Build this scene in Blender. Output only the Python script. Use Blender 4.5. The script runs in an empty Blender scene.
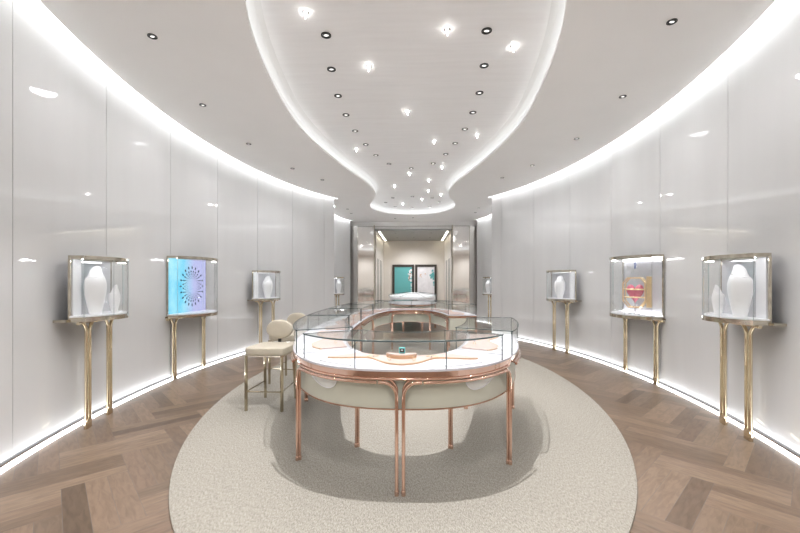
import bpy, bmesh, math, random
from mathutils import Vector, Matrix
random.seed(7)
PI = math.pi
SC = bpy.context.scene
COL = SC.collection

# ------------------------------------------------------------------ materials
def new_mat(name):
    m = bpy.data.materials.new(name); m.use_nodes = True
    nt = m.node_tree; nt.nodes.clear()
    out = nt.nodes.new('ShaderNodeOutputMaterial')
    return m, nt, out
def pbr(name, col, rough=.5, metal=0, coat=0, coat_rough=.03, noise=0, nscale=20, bump=0, bscale=200, spec=.5, stretch=None):
    m, nt, out = new_mat(name)
    b = nt.nodes.new('ShaderNodeBsdfPrincipled')
    b.inputs['Base Color'].default_value = (*col, 1)
    b.inputs['Roughness'].default_value = rough
    b.inputs['Metallic'].default_value = metal
    b.inputs['Coat Weight'].default_value = coat
    b.inputs['Coat Roughness'].default_value = coat_rough
    b.inputs['Coat IOR'].default_value = 1.6
    b.inputs['Specular IOR Level'].default_value = spec
    nt.links.new(b.outputs[0], out.inputs[0])
    tc = nt.nodes.new('ShaderNodeTexCoord'); mp = nt.nodes.new('ShaderNodeMapping')
    if stretch: mp.inputs['Scale'].default_value = stretch
    nt.links.new(tc.outputs['Object'], mp.inputs['Vector'])
    n = nt.nodes.new('ShaderNodeTexNoise'); n.inputs['Scale'].default_value = nscale; n.inputs['Detail'].default_value = 5
    nt.links.new(mp.outputs[0], n.inputs['Vector'])
    mx = nt.nodes.new('ShaderNodeMixRGB'); mx.blend_type = 'MULTIPLY'
    k = max(noise, .01)
    mx.inputs[1].default_value = (*col, 1)
    cr = nt.nodes.new('ShaderNodeValToRGB')
    cr.color_ramp.elements[0].position = .3; cr.color_ramp.elements[0].color = (1-k, 1-k, 1-k, 1)
    cr.color_ramp.elements[1].position = .7
    nt.links.new(n.outputs[0], cr.inputs[0]); nt.links.new(cr.outputs[0], mx.inputs[2]); mx.inputs[0].default_value = 1
    nt.links.new(mx.outputs[0], b.inputs['Base Color'])
    if bump:
        n2 = nt.nodes.new('ShaderNodeTexNoise'); n2.inputs['Scale'].default_value = bscale; n2.inputs['Detail'].default_value = 3
        nt.links.new(mp.outputs[0], n2.inputs['Vector'])
        bp = nt.nodes.new('ShaderNodeBump'); bp.inputs['Strength'].default_value = bump; bp.inputs['Distance'].default_value = .004
        nt.links.new(n2.outputs[0], bp.inputs['Height']); nt.links.new(bp.outputs[0], b.inputs['Normal'])
    return m
def emit(name, col, s):
    m, nt, out = new_mat(name)
    e = nt.nodes.new('ShaderNodeEmission'); e.inputs[0].default_value = (*col, 1); e.inputs[1].default_value = s
    nt.links.new(e.outputs[0], out.inputs[0]); return m
def glass(name, tint=(.985, .992, .99), refl=.6, f0=.03):
    m, nt, out = new_mat(name)
    t = nt.nodes.new('ShaderNodeBsdfTransparent'); t.inputs[0].default_value = (*tint, 1)
    g = nt.nodes.new('ShaderNodeBsdfGlossy'); g.inputs['Roughness'].default_value = 0.0
    lw = nt.nodes.new('ShaderNodeLayerWeight'); lw.inputs[0].default_value = .5
    p = nt.nodes.new('ShaderNodeMath'); p.operation = 'POWER'; p.inputs[1].default_value = 5
    ml = nt.nodes.new('ShaderNodeMath'); ml.operation = 'MULTIPLY_ADD'; ml.inputs[1].default_value = (1-f0)*refl; ml.inputs[2].default_value = f0
    mx = nt.nodes.new('ShaderNodeMixShader')
    nt.links.new(lw.outputs['Facing'], p.inputs[0]); nt.links.new(p.outputs[0], ml.inputs[0])
    nt.links.new(ml.outputs[0], mx.inputs[0]); nt.links.new(t.outputs[0], mx.inputs[1]); nt.links.new(g.outputs[0], mx.inputs[2])
    nt.links.new(mx.outputs[0], out.inputs[0]); return m

M = {}
M['wall'] = pbr('gloss_white_wall', (.70, .70, .70), .42, coat=1, coat_rough=.02, noise=.05, nscale=3, stretch=(1, 1, .12))
M['joint'] = pbr('panel_joint', (.16, .16, .16), .6)
M['soffit'] = pbr('soffit_plaster', (.93, .92, .905), .55, noise=.02, nscale=2)
M['vault'] = pbr('silver_leaf_ceiling', (.97, .97, .97), .5, metal=0, noise=.05, nscale=6, stretch=(.25, 3, 1))
M['vaultd'] = pbr('grey_vestibule_ceiling', (.36, .36, .35), .5, noise=.05)
M['cove'] = pbr('cove_plaster', (.84, .84, .83), .6)
M['cream'] = pbr('vestibule_plaster', (.74, .70, .65), .6, noise=.03, nscale=4)
M['mirror'] = pbr('polished_steel', (.90, .89, .88), .06, metal=.9, noise=.04, nscale=2, stretch=(4, 4, .2))
M['bronze'] = pbr('brushed_bronze_panel', (.60, .58, .555), .32, metal=.7, noise=.12, nscale=5, stretch=(6, 6, .15))
M['brass'] = pbr('champagne_brass', (.84, .73, .53), .07, metal=1, noise=.06, nscale=9)
M['frame'] = pbr('antique_champagne_frame', (.72, .66, .55), .10, metal=1, noise=.35, nscale=14)
M['rose'] = pbr('rose_gold', (.82, .56, .45), .09, metal=1, noise=.08, nscale=8)
M['leather'] = pbr('sage_cream_leather', (.60, .595, .505), .42, noise=.05, nscale=6, bump=.15, bscale=350)
M['seat'] = pbr('beige_leather', (.50, .445, .355), .45, noise=.10, nscale=9, bump=.25, bscale=220)
M['pad'] = pbr('white_display_leather', (.68, .66, .71), .55, noise=.03, nscale=12)
M['blush'] = pbr('blush_leather', (.60, .45, .41), .5, noise=.05, nscale=10)
M['tan'] = pbr('tan_edge', (.66, .42, .26), .4)
M['bust'] = pbr('white_bust', (.93, .925, .93), .5, noise=.02, nscale=5)
M['black'] = pbr('black_metal', (.015, .015, .015), .35)
M['frameblk'] = pbr('dark_bronze_frame', (.045, .035, .03), .4)
M['edge'] = pbr('glass_edge', (.05, .075, .075), .25, spec=.5)
M['glass'] = glass('clear_glass', (.985, .992, .99), .55, .025)
M['glass2'] = glass('case_glass', (.985, .99, .99), f0=.03)
M['backp'] = pbr('silver_back_panel', (.66, .66, .69), .10, metal=.1, noise=.03)
M['white'] = pbr('white_lacquer', (.88, .88, .90), .35)
M['led'] = emit('cove_led', (.96, .98, 1), 10)
M['ledf'] = emit('floor_led', (.96, .98, 1), 4)
M['ledo'] = emit('oval_led', (.96, .985, 1), 1.25)
M['ledc'] = emit('case_led', (.96, .97, 1), 8)
M['ledw'] = emit('warm_led', (1, .93, .75), 5)
M['bulb'] = emit('lamp_bulb', (1, .97, .92), .6)
M['bulbs'] = emit('pin_bulb', (1, .98, .95), 15)
M['teal'] = pbr('teal_print', (.13, .44, .45), .4)
M['tealbox'] = pbr('teal_box', (.16, .66, .68), .4)
M['pinkheart'] = pbr('pink_enamel', (.80, .16, .25), .16, coat=1)
M['gold'] = pbr('gold_leaf', (.88, .68, .40), .3, metal=.9, noise=.15, nscale=30)
M['blue'] = pbr('blue_enamel', (.10, .16, .42), .3)
M['sapph'] = pbr('blue_stone', (.08, .30, .75), .1, coat=1)
M['steel'] = pbr('silver_metal', (.75, .75, .78), .15, metal=1)
M['print'] = pbr('pale_print', (.86, .85, .89), .5, noise=.16, nscale=5)
M['brownprint'] = pbr('brown_print', (.38, .27, .20), .5)
M['dark'] = pbr('dark_motif', (.03, .06, .09), .35)

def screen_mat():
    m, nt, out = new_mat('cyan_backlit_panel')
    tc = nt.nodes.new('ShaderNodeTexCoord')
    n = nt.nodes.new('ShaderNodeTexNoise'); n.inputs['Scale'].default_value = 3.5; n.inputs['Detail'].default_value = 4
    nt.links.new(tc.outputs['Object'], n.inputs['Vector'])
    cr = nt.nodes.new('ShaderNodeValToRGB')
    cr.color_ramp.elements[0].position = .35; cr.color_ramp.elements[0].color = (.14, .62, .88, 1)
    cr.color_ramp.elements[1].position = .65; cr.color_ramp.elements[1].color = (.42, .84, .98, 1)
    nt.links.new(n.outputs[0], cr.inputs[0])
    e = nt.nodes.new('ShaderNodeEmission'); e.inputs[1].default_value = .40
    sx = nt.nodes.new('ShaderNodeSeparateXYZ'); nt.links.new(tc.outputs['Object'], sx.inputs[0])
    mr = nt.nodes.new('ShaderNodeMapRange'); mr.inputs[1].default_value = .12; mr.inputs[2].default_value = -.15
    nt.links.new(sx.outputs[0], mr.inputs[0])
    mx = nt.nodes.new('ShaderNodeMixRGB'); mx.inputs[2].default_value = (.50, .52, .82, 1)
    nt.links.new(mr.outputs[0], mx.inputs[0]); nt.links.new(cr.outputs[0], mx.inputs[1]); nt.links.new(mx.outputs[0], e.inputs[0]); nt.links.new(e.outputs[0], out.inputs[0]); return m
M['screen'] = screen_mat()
M['glass3'] = glass('island_glass', (.99, .995, .995), .15, .015)
M['edge2'] = pbr('pale_glass_edge', (.38, .41, .42), .15)
M['stoolm'] = pbr('aged_brass', (.56, .49, .36), .12, metal=1, noise=.2, nscale=7)
M['white2'] = pbr('pale_shape_finish', (.80, .80, .77), .3)

def wood_mat():
    m, nt, out = new_mat('oak_planks')
    b = nt.nodes.new('ShaderNodeBsdfPrincipled'); nt.links.new(b.outputs[0], out.inputs[0])
    at = nt.nodes.new('ShaderNodeAttribute'); at.attribute_name = 'tone'
    uv = nt.nodes.new('ShaderNodeUVMap'); uv.uv_map = 'UVMap'
    mp = nt.nodes.new('ShaderNodeMapping'); mp.inputs['Scale'].default_value = (1.6, 22, 1)
    nt.links.new(uv.outputs[0], mp.inputs[0])
    n = nt.nodes.new('ShaderNodeTexNoise'); n.inputs['Scale'].default_value = 1.6; n.inputs['Detail'].default_value = 8; n.inputs['Distortion'].default_value = .7
    nt.links.new(mp.outputs[0], n.inputs['Vector'])
    cr = nt.nodes.new('ShaderNodeValToRGB')
    e = cr.color_ramp.elements
    e[0].position = .30; e[0].color = (.78, .76, .74, 1)
    e[1].position = .62; e[1].color = (1.08, 1.06, 1.05, 1)
    nt.links.new(n.outputs[0], cr.inputs[0])
    mx = nt.nodes.new('ShaderNodeMixRGB'); mx.blend_type = 'MULTIPLY'; mx.inputs[0].default_value = 1
    nt.links.new(at.outputs['Color'], mx.inputs[1]); nt.links.new(cr.outputs[0], mx.inputs[2])
    nt.links.new(mx.outputs[0], b.inputs['Base Color'])
    b.inputs['Roughness'].default_value = .33
    b.inputs['Specular IOR Level'].default_value = .4
    bp = nt.nodes.new('ShaderNodeBump'); bp.inputs['Strength'].default_value = .06; bp.inputs['Distance'].default_value = .003
    nt.links.new(n.outputs[0], bp.inputs['Height']); nt.links.new(bp.outputs[0], b.inputs['Normal'])
    return m
M['wood'] = wood_mat()

def rug_mat():
    m, nt, out = new_mat('woven_rug')
    b = nt.nodes.new('ShaderNodeBsdfPrincipled'); nt.links.new(b.outputs[0], out.inputs[0])
    b.inputs['Roughness'].default_value = .95; b.inputs['Specular IOR Level'].default_value = .1
    tc = nt.nodes.new('ShaderNodeTexCoord')
    mp = nt.nodes.new('ShaderNodeMapping'); mp.inputs['Scale'].default_value = (150, 45, 1); mp.inputs['Rotation'].default_value = (0, 0, .5)
    nt.links.new(tc.outputs['Object'], mp.inputs[0])
    n = nt.nodes.new('ShaderNodeTexNoise'); n.inputs['Scale'].default_value = 1; n.inputs['Detail'].default_value = 4
    nt.links.new(mp.outputs[0], n.inputs['Vector'])
    n2 = nt.nodes.new('ShaderNodeTexNoise'); n2.inputs['Scale'].default_value = 260; n2.inputs['Detail'].default_value = 2
    nt.links.new(tc.outputs['Object'], n2.inputs['Vector'])
    ad = nt.nodes.new('ShaderNodeMath'); ad.operation = 'ADD'
    nt.links.new(n.outputs[0], ad.inputs[0]); nt.links.new(n2.outputs[0], ad.inputs[1])
    hf = nt.nodes.new('ShaderNodeMath'); hf.operation = 'MULTIPLY'; hf.inputs[1].default_value = .5
    nt.links.new(ad.outputs[0], hf.inputs[0])
    cr = nt.nodes.new('ShaderNodeValToRGB'); e = cr.color_ramp.elements
    e[0].position = .36; e[0].color = (.23, .21, .18, 1)
    e[1].position = .62; e[1].color = (.50, .465, .405, 1)
    nt.links.new(hf.outputs[0], cr.inputs[0]); nt.links.new(cr.outputs[0], b.inputs['Base Color'])
    bp = nt.nodes.new('ShaderNodeBump'); bp.inputs['Strength'].default_value = .8; bp.inputs['Distance'].default_value = .006
    nt.links.new(hf.outputs[0], bp.inputs['Height']); nt.links.new(bp.outputs[0], b.inputs['Normal'])
    return m
M['rug'] = rug_mat()

# ------------------------------------------------------------------ helpers
def obj(name, bm, mats, parent=None, smooth=False, loc=None):
    bmesh.ops.recalc_face_normals(bm, faces=bm.faces[:])
    me = bpy.data.meshes.new(name); bm.to_mesh(me); bm.free()
    if not isinstance(mats, (list, tuple)): mats = [mats]
    for mm in mats: me.materials.append(mm)
    if smooth:
        for p in me.polygons: p.use_smooth = True
        try: me.set_sharp_from_angle(angle=math.radians(38))
        except Exception: pass
    o = bpy.data.objects.new(name, me); COL.objects.link(o)
    if parent: o.parent = parent
    if loc: o.location = loc
    return o
def tag(o, label, cat, group=None):
    o['label'] = label; o['category'] = cat
    if group: o['group'] = group
    return o
def thing(name, label, cat, loc=(0, 0, 0), rotz=0, group=None):
    o = bpy.data.objects.new(name, None); COL.objects.link(o)
    o.location = loc; o.rotation_euler = (0, 0, rotz); o.empty_display_size = .1
    return tag(o, label, cat, group)
def struct(name, bm, m, smooth=False):
    o = obj(name, bm, m, smooth=smooth); o['kind'] = 'structure'; return o
def copy_tree(o, parent=None):
    c = o.copy(); COL.objects.link(c)
    if parent: c.parent = parent
    for ch in list(o.children): copy_tree(ch, c)
    return c
def box(bm, c, s, rz=0, mi=0, bev=0):
    hx, hy, hz = s[0]/2, s[1]/2, s[2]/2
    vs = [bm.verts.new((x, y, z)) for z in (-hz, hz) for y in (-hy, hy) for x in (-hx, hx)]
    mat = Matrix.Translation(c) @ Matrix.Rotation(rz, 4, 'Z')
    for v in vs: v.co = mat @ v.co
    fs = [bm.faces.new([vs[i] for i in q]) for q in ((0,1,3,2),(4,6,7,5),(0,4,5,1),(2,3,7,6),(0,2,6,4),(1,5,7,3))]
    for f in fs: f.material_index = mi
    if bev:
        es = list({e for f in fs for e in f.edges})
        bmesh.ops.bevel(bm, geom=es, offset=bev, segments=2, affect='EDGES', profile=.6)
    return fs
def tube(bm, pts, r, n=10, closed=False, mi=0, caps=True):
    pts = [Vector(p) for p in pts]; N = len(pts)
    tang = []
    for i in range(N):
        a = pts[(i-1) % N] if closed or i > 0 else pts[0]
        b = pts[(i+1) % N] if closed or i < N-1 else pts[-1]
        tang.append((b-a).normalized())
    up = Vector((0, 0, 1)) if abs(tang[0].z) < .9 else Vector((1, 0, 0))
    nrm = (up - tang[0]*up.dot(tang[0])).normalized()
    rings = []
    rr = r if isinstance(r, (list, tuple)) else [r]*N
    for i in range(N):
        t = tang[i]
        nrm = (nrm - t*nrm.dot(t)).normalized()
        bi = t.cross(nrm)
        rings.append([bm.verts.new(pts[i] + (nrm*math.cos(2*PI*k/n) + bi*math.sin(2*PI*k/n))*rr[i]) for k in range(n)])
    for i in range(N if closed else N-1):
        A, B = rings[i], rings[(i+1) % N]
        for k in range(n):
            f = bm.faces.new((A[k], A[(k+1) % n], B[(k+1) % n], B[k])); f.material_index = mi
    if not closed and caps:
        bm.faces.new(rings[0]).material_index = mi; bm.faces.new(rings[-1]).material_index = mi
def prism(bm, P, Q, z0, z1, mi=0):
    """solid strip between two plan polylines of equal length"""
    n = len(P)
    v = [[bm.verts.new((p[0], p[1], z)) for p in L] for L in (P, Q) for z in (z0, z1)]
    P0, P1, Q0, Q1 = v
    fs = []
    for i in range(n-1):
        fs += [bm.faces.new((P1[i], P1[i+1], Q1[i+1], Q1[i])), bm.faces.new((P0[i], Q0[i], Q0[i+1], P0[i+1])),
               bm.faces.new((P0[i], P0[i+1], P1[i+1], P1[i])), bm.faces.new((Q0[i], Q1[i], Q1[i+1], Q0[i+1]))]
    fs += [bm.faces.new((P0[0], P1[0], Q1[0], Q0[0])), bm.faces.new((P0[-1], Q0[-1], Q1[-1], P1[-1]))]
    for f in fs: f.material_index = mi
def polyprism(bm, pts, z0, z1, mi=0):
    a = [bm.verts.new((p[0], p[1], z0)) for p in pts]; b = [bm.verts.new((p[0], p[1], z1)) for p in pts]
    fs = [bm.faces.new(a[::-1]), bm.faces.new(b)]
    for i in range(len(pts)):
        j = (i+1) % len(pts); fs.append(bm.faces.new((a[i], a[j], b[j], b[i])))
    for f in fs: f.material_index = mi
def lathe(bm, prof, c=(0, 0, 0), n=20, sx=1, sy=1, mi=0, cap=True):
    rings = []
    for r, z in prof:
        rings.append([bm.verts.new((c[0]+r*sx*math.cos(2*PI*k/n), c[1]+r*sy*math.sin(2*PI*k/n), c[2]+z)) for k in range(n)])
    for A, B in zip(rings, rings[1:]):
        for k in range(n):
            bm.faces.new((A[k], A[(k+1) % n], B[(k+1) % n], B[k])).material_index = mi
    if cap:
        bm.faces.new(rings[0][::-1]).material_index = mi; bm.faces.new(rings[-1]).material_index = mi
def offset_path(P, d, closed=False):
    out = []; n = len(P)
    for i in range(n):
        a = P[(i-1) % n] if closed or i > 0 else P[0]
        b = P[(i+1) % n] if closed or i < n-1 else P[-1]
        tx, ty = b[0]-a[0], b[1]-a[1]; L = math.hypot(tx, ty) or 1
        out.append((P[i][0]-ty/L*d, P[i][1]+tx/L*d))
    return out

# ------------------------------------------------------------------ room plan
HC = 3.60      # lower ceiling
HV = 3.78      # raised ceiling
EC, EA, EB = 5.5, 3.35, 5.8          # main room ellipse
RC, RR = 12.3, 2.65                  # second room circle
def ell_x(y): return EA*math.sqrt(max(0, 1-((y-EC)/EB)**2))
def ell_pt(y, side=1): return (side*ell_x(y), y)
Y0, Y1 = .95, 10.05
th0 = math.asin((Y0-EC)/EB); th1 = math.asin((Y1-EC)/EB)
main = [(EA*math.cos(th0+(th1-th0)*i/96), EC+EB*math.sin(th0+(th1-th0)*i/96)) for i in range(97)]
seam_y = [1.6, 2.75, 3.95, 5.2, 6.4, 7.6, 8.75, 9.75]
def side_wall(nm, side):
    bm = bmesh.new()
    # panels between seams
    bounds = [Y0] + seam_y + [Y1]
    for y0, y1 in zip(bounds, bounds[1:]):
        a0 = math.asin((y0+.004-EC)/EB); a1 = math.asin((y1-.004-EC)/EB); n = 14
        P = [(side*EA*math.cos(a0+(a1-a0)*i/n), EC+EB*math.sin(a0+(a1-a0)*i/n)) for i in range(n+1)]
        Q = [(side*(EA+.03)*math.cos(a0+(a1-a0)*i/n), EC+(EB+.03)*math.sin(a0+(a1-a0)*i/n)) for i in range(n+1)]
        prism(bm, P, Q, .045, 3.86)
    P = [(side*(x+.032), y) for x, y in main]; Q = [(side*(x+.08), y) for x, y in main]
    prism(bm, P, Q, 0, 3.9, 1)
    o = struct(nm, bm, [M['wall'], M['joint']], smooth=True)
    return o
side_wall('wall_left', -1); side_wall('wall_right', 1)
# rounded returns and the second, round room
def room_two(side):
    out = []
    ret = [(2.11, 10.06), (2.13, 10.12), (2.2, 10.2), (2.30, 10.3), (2.36, 10.6), (2.37, 11.05)]
    a0 = math.asin((11.08-RC)/RR); a1 = math.asin((13.66-RC)/RR)
    arc = [(RR*math.cos(a0+(a1-a0)*i/30), RC+RR*math.sin(a0+(a1-a0)*i/30)) for i in range(31)]
    return [(side*x, y) for x, y in ret+arc]
for nm, side in (('wall_left_far', -1), ('wall_right_far', 1)):
    bm = bmesh.new(); P = room_two(side)
    prism(bm, P, [(p[0]+side*.06, p[1]) for p in P], .045, 3.86)
    struct(nm, bm, M['wall'], smooth=True)
# room behind the camera
bm = bmesh.new()
for s in (-1, 1):
    box(bm, (s*2.43, -.8, 1.93), (.06, 3.4, 3.86)); box(bm, (s*2.28, .93, 1.93), (.34, .06, 3.86))
box(bm, (0, -2.5, 1.93), (4.9, .06, 3.86))
struct('wall_back', bm, M['cream'])

# floor : triple-plank herringbone laid at 45 degrees
bm = bmesh.new()
tone = bm.loops.layers.color.new('tone'); uvl = bm.loops.layers.uv.new('UVMap')
B = .36; w = .12; g = .0008
c45, s45 = math.cos(PI/4), math.sin(PI/4)
def rot(x, y): return (x*c45-y*s45+.07, x*s45+y*c45+.1)
def plank(x, y, lx, ly, horiz):
    cx, cy = rot(x+lx/2, y+ly/2)
    if abs(cx) > 3.75 or cy < -2.7 or cy > 17.8: return
    if cy > 14.6 and abs(cx) > 2.6: return
    pts = [(x+g, y+g), (x+lx-g, y+g), (x+lx-g, y+ly-g), (x+g, y+ly-g)]
    t = random.random()
    base = (.415+.12*t, .345+.11*t, .285+.10*t)
    if random.random() < .14: base = tuple(k*.86 for k in base)
    ox, oy = random.random()*40, random.random()*40
    f = bm.faces.new([bm.verts.new((*rot(*p), .001)) for p in pts])
    for l, p in zip(f.loops, pts):
        l[tone] = (*base, 1)
        l[uvl].uv = (ox+(p[0] if horiz else p[1])*3, oy+(p[1] if horiz else p[0]))
for m_ in range(-12, 26):
    for k in range(-26, 66):
        x, y = k*B, (k+4*m_-30)*B
        for j in range(3): plank(x, y+j*w, 2*B, w, True)
        y2 = y+B
        for j in range(3): plank(x+j*w, y2, w, 2*B, False)
f = bm.faces.new([bm.verts.new(p) for p in ((-3.8, -2.8, 0), (3.8, -2.8, 0), (3.8, 18, 0), (-3.8, 18, 0))]); f.material_index = 1
struct('floor', bm, [M['wood'], M['joint']])

# glowing floor channel along the wall foot
def led_path(path, off0, off1, z0, z1, nm, mat, side):
    bm = bmesh.new()
    P = [(p[0]-side*off0, p[1]) for p in path]; Q = [(p[0]-side*off1, p[1]) for p in path]
    prism(bm, P, Q, z0, z1)
    o = struct(nm, bm, mat); return o
k = 1
for side in (-1, 1):
    mp_ = [(side*x, y) for x, y in main]
    led_path(mp_, .004, .058, .002, .008, f'trim_{k}', M['ledf'], side); k += 1
    led_path(mp_, -.03, .115, 3.84, 3.85, f'trim_{k}', M['led'], side); k += 1
    r2 = room_two(side)
    led_path(r2, .004, .058, .002, .008, f'trim_{k}', M['ledf'], side); k += 1
    led_path(r2[6:], -.03, .115, 3.84, 3.85, f'trim_{k}', M['led'], side); k += 1

# ------------------------------------------------------------------ ceiling
right = [(.55, 1.85), (1.0, 2.35), (1.27, 3.0), (1.43, 3.6), (1.54, 4.4), (1.59, 5.3), (1.51, 6.2), (1.28, 7.4), (1.06, 8.3), (.96, 8.8),
         (.91, 9.4), (.975, 9.95), (1.13, 10.5), (1.24, 11.1), (1.17, 11.7), (.82, 12.25), (.42, 12.48)]
ctrl = [(0, 1.7)] + right + [(0, 12.55)] + [(-x, y) for x, y in right[::-1]]
def catmull(C, m=7):
    n = len(C); out = []
    for i in range(n):
        p0, p1, p2, p3 = C[(i-1) % n], C[i], C[(i+1) % n], C[(i+2) % n]
        for j in range(m):
            t = j/m
            out.append(tuple(.5*((2*p1[a])+(-p0[a]+p2[a])*t+(2*p0[a]-5*p1[a]+4*p2[a]-p3[a])*t*t+(-p0[a]+3*p1[a]-3*p2[a]+p3[a])*t**3) for a in (0, 1)))
    return out
lip = catmull(ctrl)             # counter-clockwise; left normal points inward
GAP = .10
outer_r = [(2.40, -2.48), (2.40, .86), (2.0, .92)] + [(x-GAP, y) for x, y in main] + [(x-GAP, y) for x, y in room_two(1)[1:]] + [(2.6, 13.7), (2.6, 14.0)]
outer = outer_r + [(-x, y) for x, y in outer_r[::-1]]
bm = bmesh.new()
def loop_edges(pts, z):
    vs = [bm.verts.new((p[0], p[1], z)) for p in pts]
    return vs, [bm.edges.new((vs[i], vs[(i+1) % len(vs)])) for i in range(len(vs))]
vo, eo = loop_edges(outer, HC); vi, ei = loop_edges(lip, HC)
bmesh.ops.triangle_fill(bm, use_beauty=True, use_dissolve=False, edges=eo+ei)
# turned-up outer edge
vo2 = [bm.verts.new((v.co.x, v.co.y, HC+.05)) for v in vo]
for i in range(len(vo)):
    j = (i+1) % len(vo); bm.faces.new((vo[i], vo[j], vo2[j], vo2[i]))
# inner lip and concave cove
prof = [(0, HC), (0, HC+.035), (-.07, HC+.036), (-.085, HC+.06), (-.075, HC+.105), (-.03, HC+.150), (.04, HC+.172), (.10, HV)]
rows = [vi]
for d, z in prof[1:]:
    P = offset_path(lip, d, True)
    rows.append([bm.verts.new((p[0], p[1], z)) for p in P])
for a, (A, Bq) in enumerate(zip(rows, rows[1:])):
    for i in range(len(A)):
        j = (i+1) % len(A); f = bm.faces.new((A[i], A[j], Bq[j], Bq[i])); f.material_index = 1 if a >= 1 else 0
for f in bm.faces: f.smooth = False
o = struct('ceiling', bm, [M['soffit'], M['cove']])
bm = bmesh.new()
inner = offset_path(lip, .10, True)
vs = [bm.verts.new((p[0], p[1], HV)) for p in inner]
es = [bm.edges.new((vs[i], vs[(i+1) % len(vs)])) for i in range(len(vs))]
bmesh.ops.triangle_fill(bm, use_beauty=True, use_dissolve=False, edges=es)
struct('ceiling_raised', bm, M['vault'])
# led hidden on the cove ledge
bm = bmesh.new()
A = offset_path(lip, -.015, True); Bq = offset_path(lip, -.055, True)
A.append(A[0]); Bq.append(Bq[0])
prism(bm, A, Bq, HC+.038, HC+.042)
struct('trim_9', bm, M['ledo'])
# roof cover above everything, keeps the cove pockets closed
bm = bmesh.new(); box(bm, (0, 5.9, 3.93), (7.6, 17.2, .06))
struct('ceiling_upper', bm, M['cove'])
bm = bmesh.new()
for s in (-1, 1):
    P = [(s*(x+.08), y) for x, y in main]
    prism(bm, [(s*(x+.0), y) for x, y in main], P, 3.855, 3.9)

struct('trim_10', bm, M['cove'])

# ------------------------------------------------------------------ portal and vestibule
YP = 13.95
bm = bmesh.new()
box(bm, (0, YP+.10, 3.62), (5.4, .14, .36)); 
struct('wall_portal', bm, M['soffit'])
bm = bmesh.new(); box(bm, (0, YP+.13, 3.37), (2.92, .10, .16)); struct('trim_18', bm, M['soffit'])
bm = bmesh.new(); box(bm, (0, YP+.02, 3.435), (4.9, .04, .02))
struct('trim_11', bm, M['bronze'])
for side, nm in ((-1, 'left'), (1, 'right')):
    bm = bmesh.new(); box(bm, (side*2.20, YP+.01, 1.72), (.32, .05, 3.40)); box(bm, (side*2.50, YP+.04, 1.72), (.3, .05, 3.40))
    struct(f'wall_bronze_{nm}', bm, M['bronze'])
    bm = bmesh.new(); box(bm, (side*1.745, YP+.02, 1.72), (.58, .03, 3.40), rz=-side*.12)
    struct(f'wall_mirror_{nm}', bm, M['mirror'])
    bm = bmesh.new(); box(bm, (side*1.435, YP+.05, 1.74), (.03, .16, 3.46)); box(bm, (side*2.04, YP-.01, 1.72), (.012, .05, 3.40))
    struct('trim_%d' % (12 if side < 0 else 13), bm, M['frame'])
    bm = bmesh.new(); box(bm, (side*1.42, 15.8, 1.65), (.06, 3.5, 3.30))
    struct(f'wall_vestibule_{nm}', bm, M['cream'])
    for q, yy in enumerate((14.75, 15.9)):
        bm = bmesh.new(); box(bm, (side*1.385, yy, 1.15), (.012, .12, 2.30)); box(bm, (side*1.385, yy+.42, 1.15), (.012, .05, 2.30))
        struct('door_%d' % (1+q+(0 if side < 0 else 2)), bm, M['frameblk'])
    # light slots of the vestibule ceiling
    bm = bmesh.new(); box(bm, (side*1.27, 15.75, 3.275), (.045, 3.0, .012))
    struct('trim_%d' % (14 if side < 0 else 15), bm, M['ledw'])
    bm = bmesh.new(); box(bm, (side*1.22, 15.75, 3.262), (.03, 3.1, .035)); box(bm, (side*1.32, 15.75, 3.262), (.03, 3.1, .035))
    struct('trim_%d' % (16 if side < 0 else 17), bm, M['soffit'])
bm = bmesh.new(); box(bm, (0, 17.45, 1.7), (3.0, .06, 3.4)); struct('wall_far', bm, M['cream'])
bm = bmesh.new(); box(bm, (0, 15.75, 3.31), (2.9, 3.5, .05)); struct('ceiling_vestibule', bm, M['vaultd'])

# ------------------------------------------------------------------ light fittings
def spot(x, y, z, power, cone=100, blend=.6, size=.04, col=(.985, .985, 1), tilt=(0, 0)):
    l = bpy.data.lights.new('downlight_or_fill', 'SPOT'); l.energy = power*.17; l.spot_size = math.radians(cone); l.spot_blend = blend
    l.shadow_soft_size = size; l.color = col
    o = bpy.data.objects.new('downlight_or_fill', l); COL.objects.link(o); o.location = (x, y, z); o.rotation_euler = (tilt[0], tilt[1], 0)
    return o
def ring_mesh_parts(root, r=.05):
    bm = bmesh.new()
    prof = [(r*.72, .028), (r*.72, .0), (r*.78, -.006), (r, -.006), (r, .0)]
    n = 24; rings = [[bm.verts.new((a*math.cos(2*PI*k/n), a*math.sin(2*PI*k/n), z)) for k in range(n)] for a, z in prof]
    for A, B_ in zip(rings, rings[1:]):
        for k in range(n): bm.faces.new((A[k], A[(k+1) % n], B_[(k+1) % n], B_[k]))
    obj('ring', bm, M['black'], root, True)
    bm = bmesh.new(); lathe(bm, [(r*.70, -.0015), (r*.70, .004)], n=20); obj('reflector', bm, M['black'], root)
    bm = bmesh.new(); lathe(bm, [(r*.50, -.004), (r*.36, -.0075)], n=16, sy=.62); obj('lamp', bm, M['bulb'], root, True)
proto_dl = None
def downlight(x, y, z, label, group, r=1.0):
    global proto_dl
    if proto_dl is None:
        proto_dl = thing('recessed_downlight', label, 'ceiling light', group=group); ring_mesh_parts(proto_dl); o = proto_dl
    else:
        o = copy_tree(proto_dl)
    tag(o, label, 'ceiling light', group); o.location = (x, y, z-.0005); o.scale = (r, r, 1)
    return o
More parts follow.
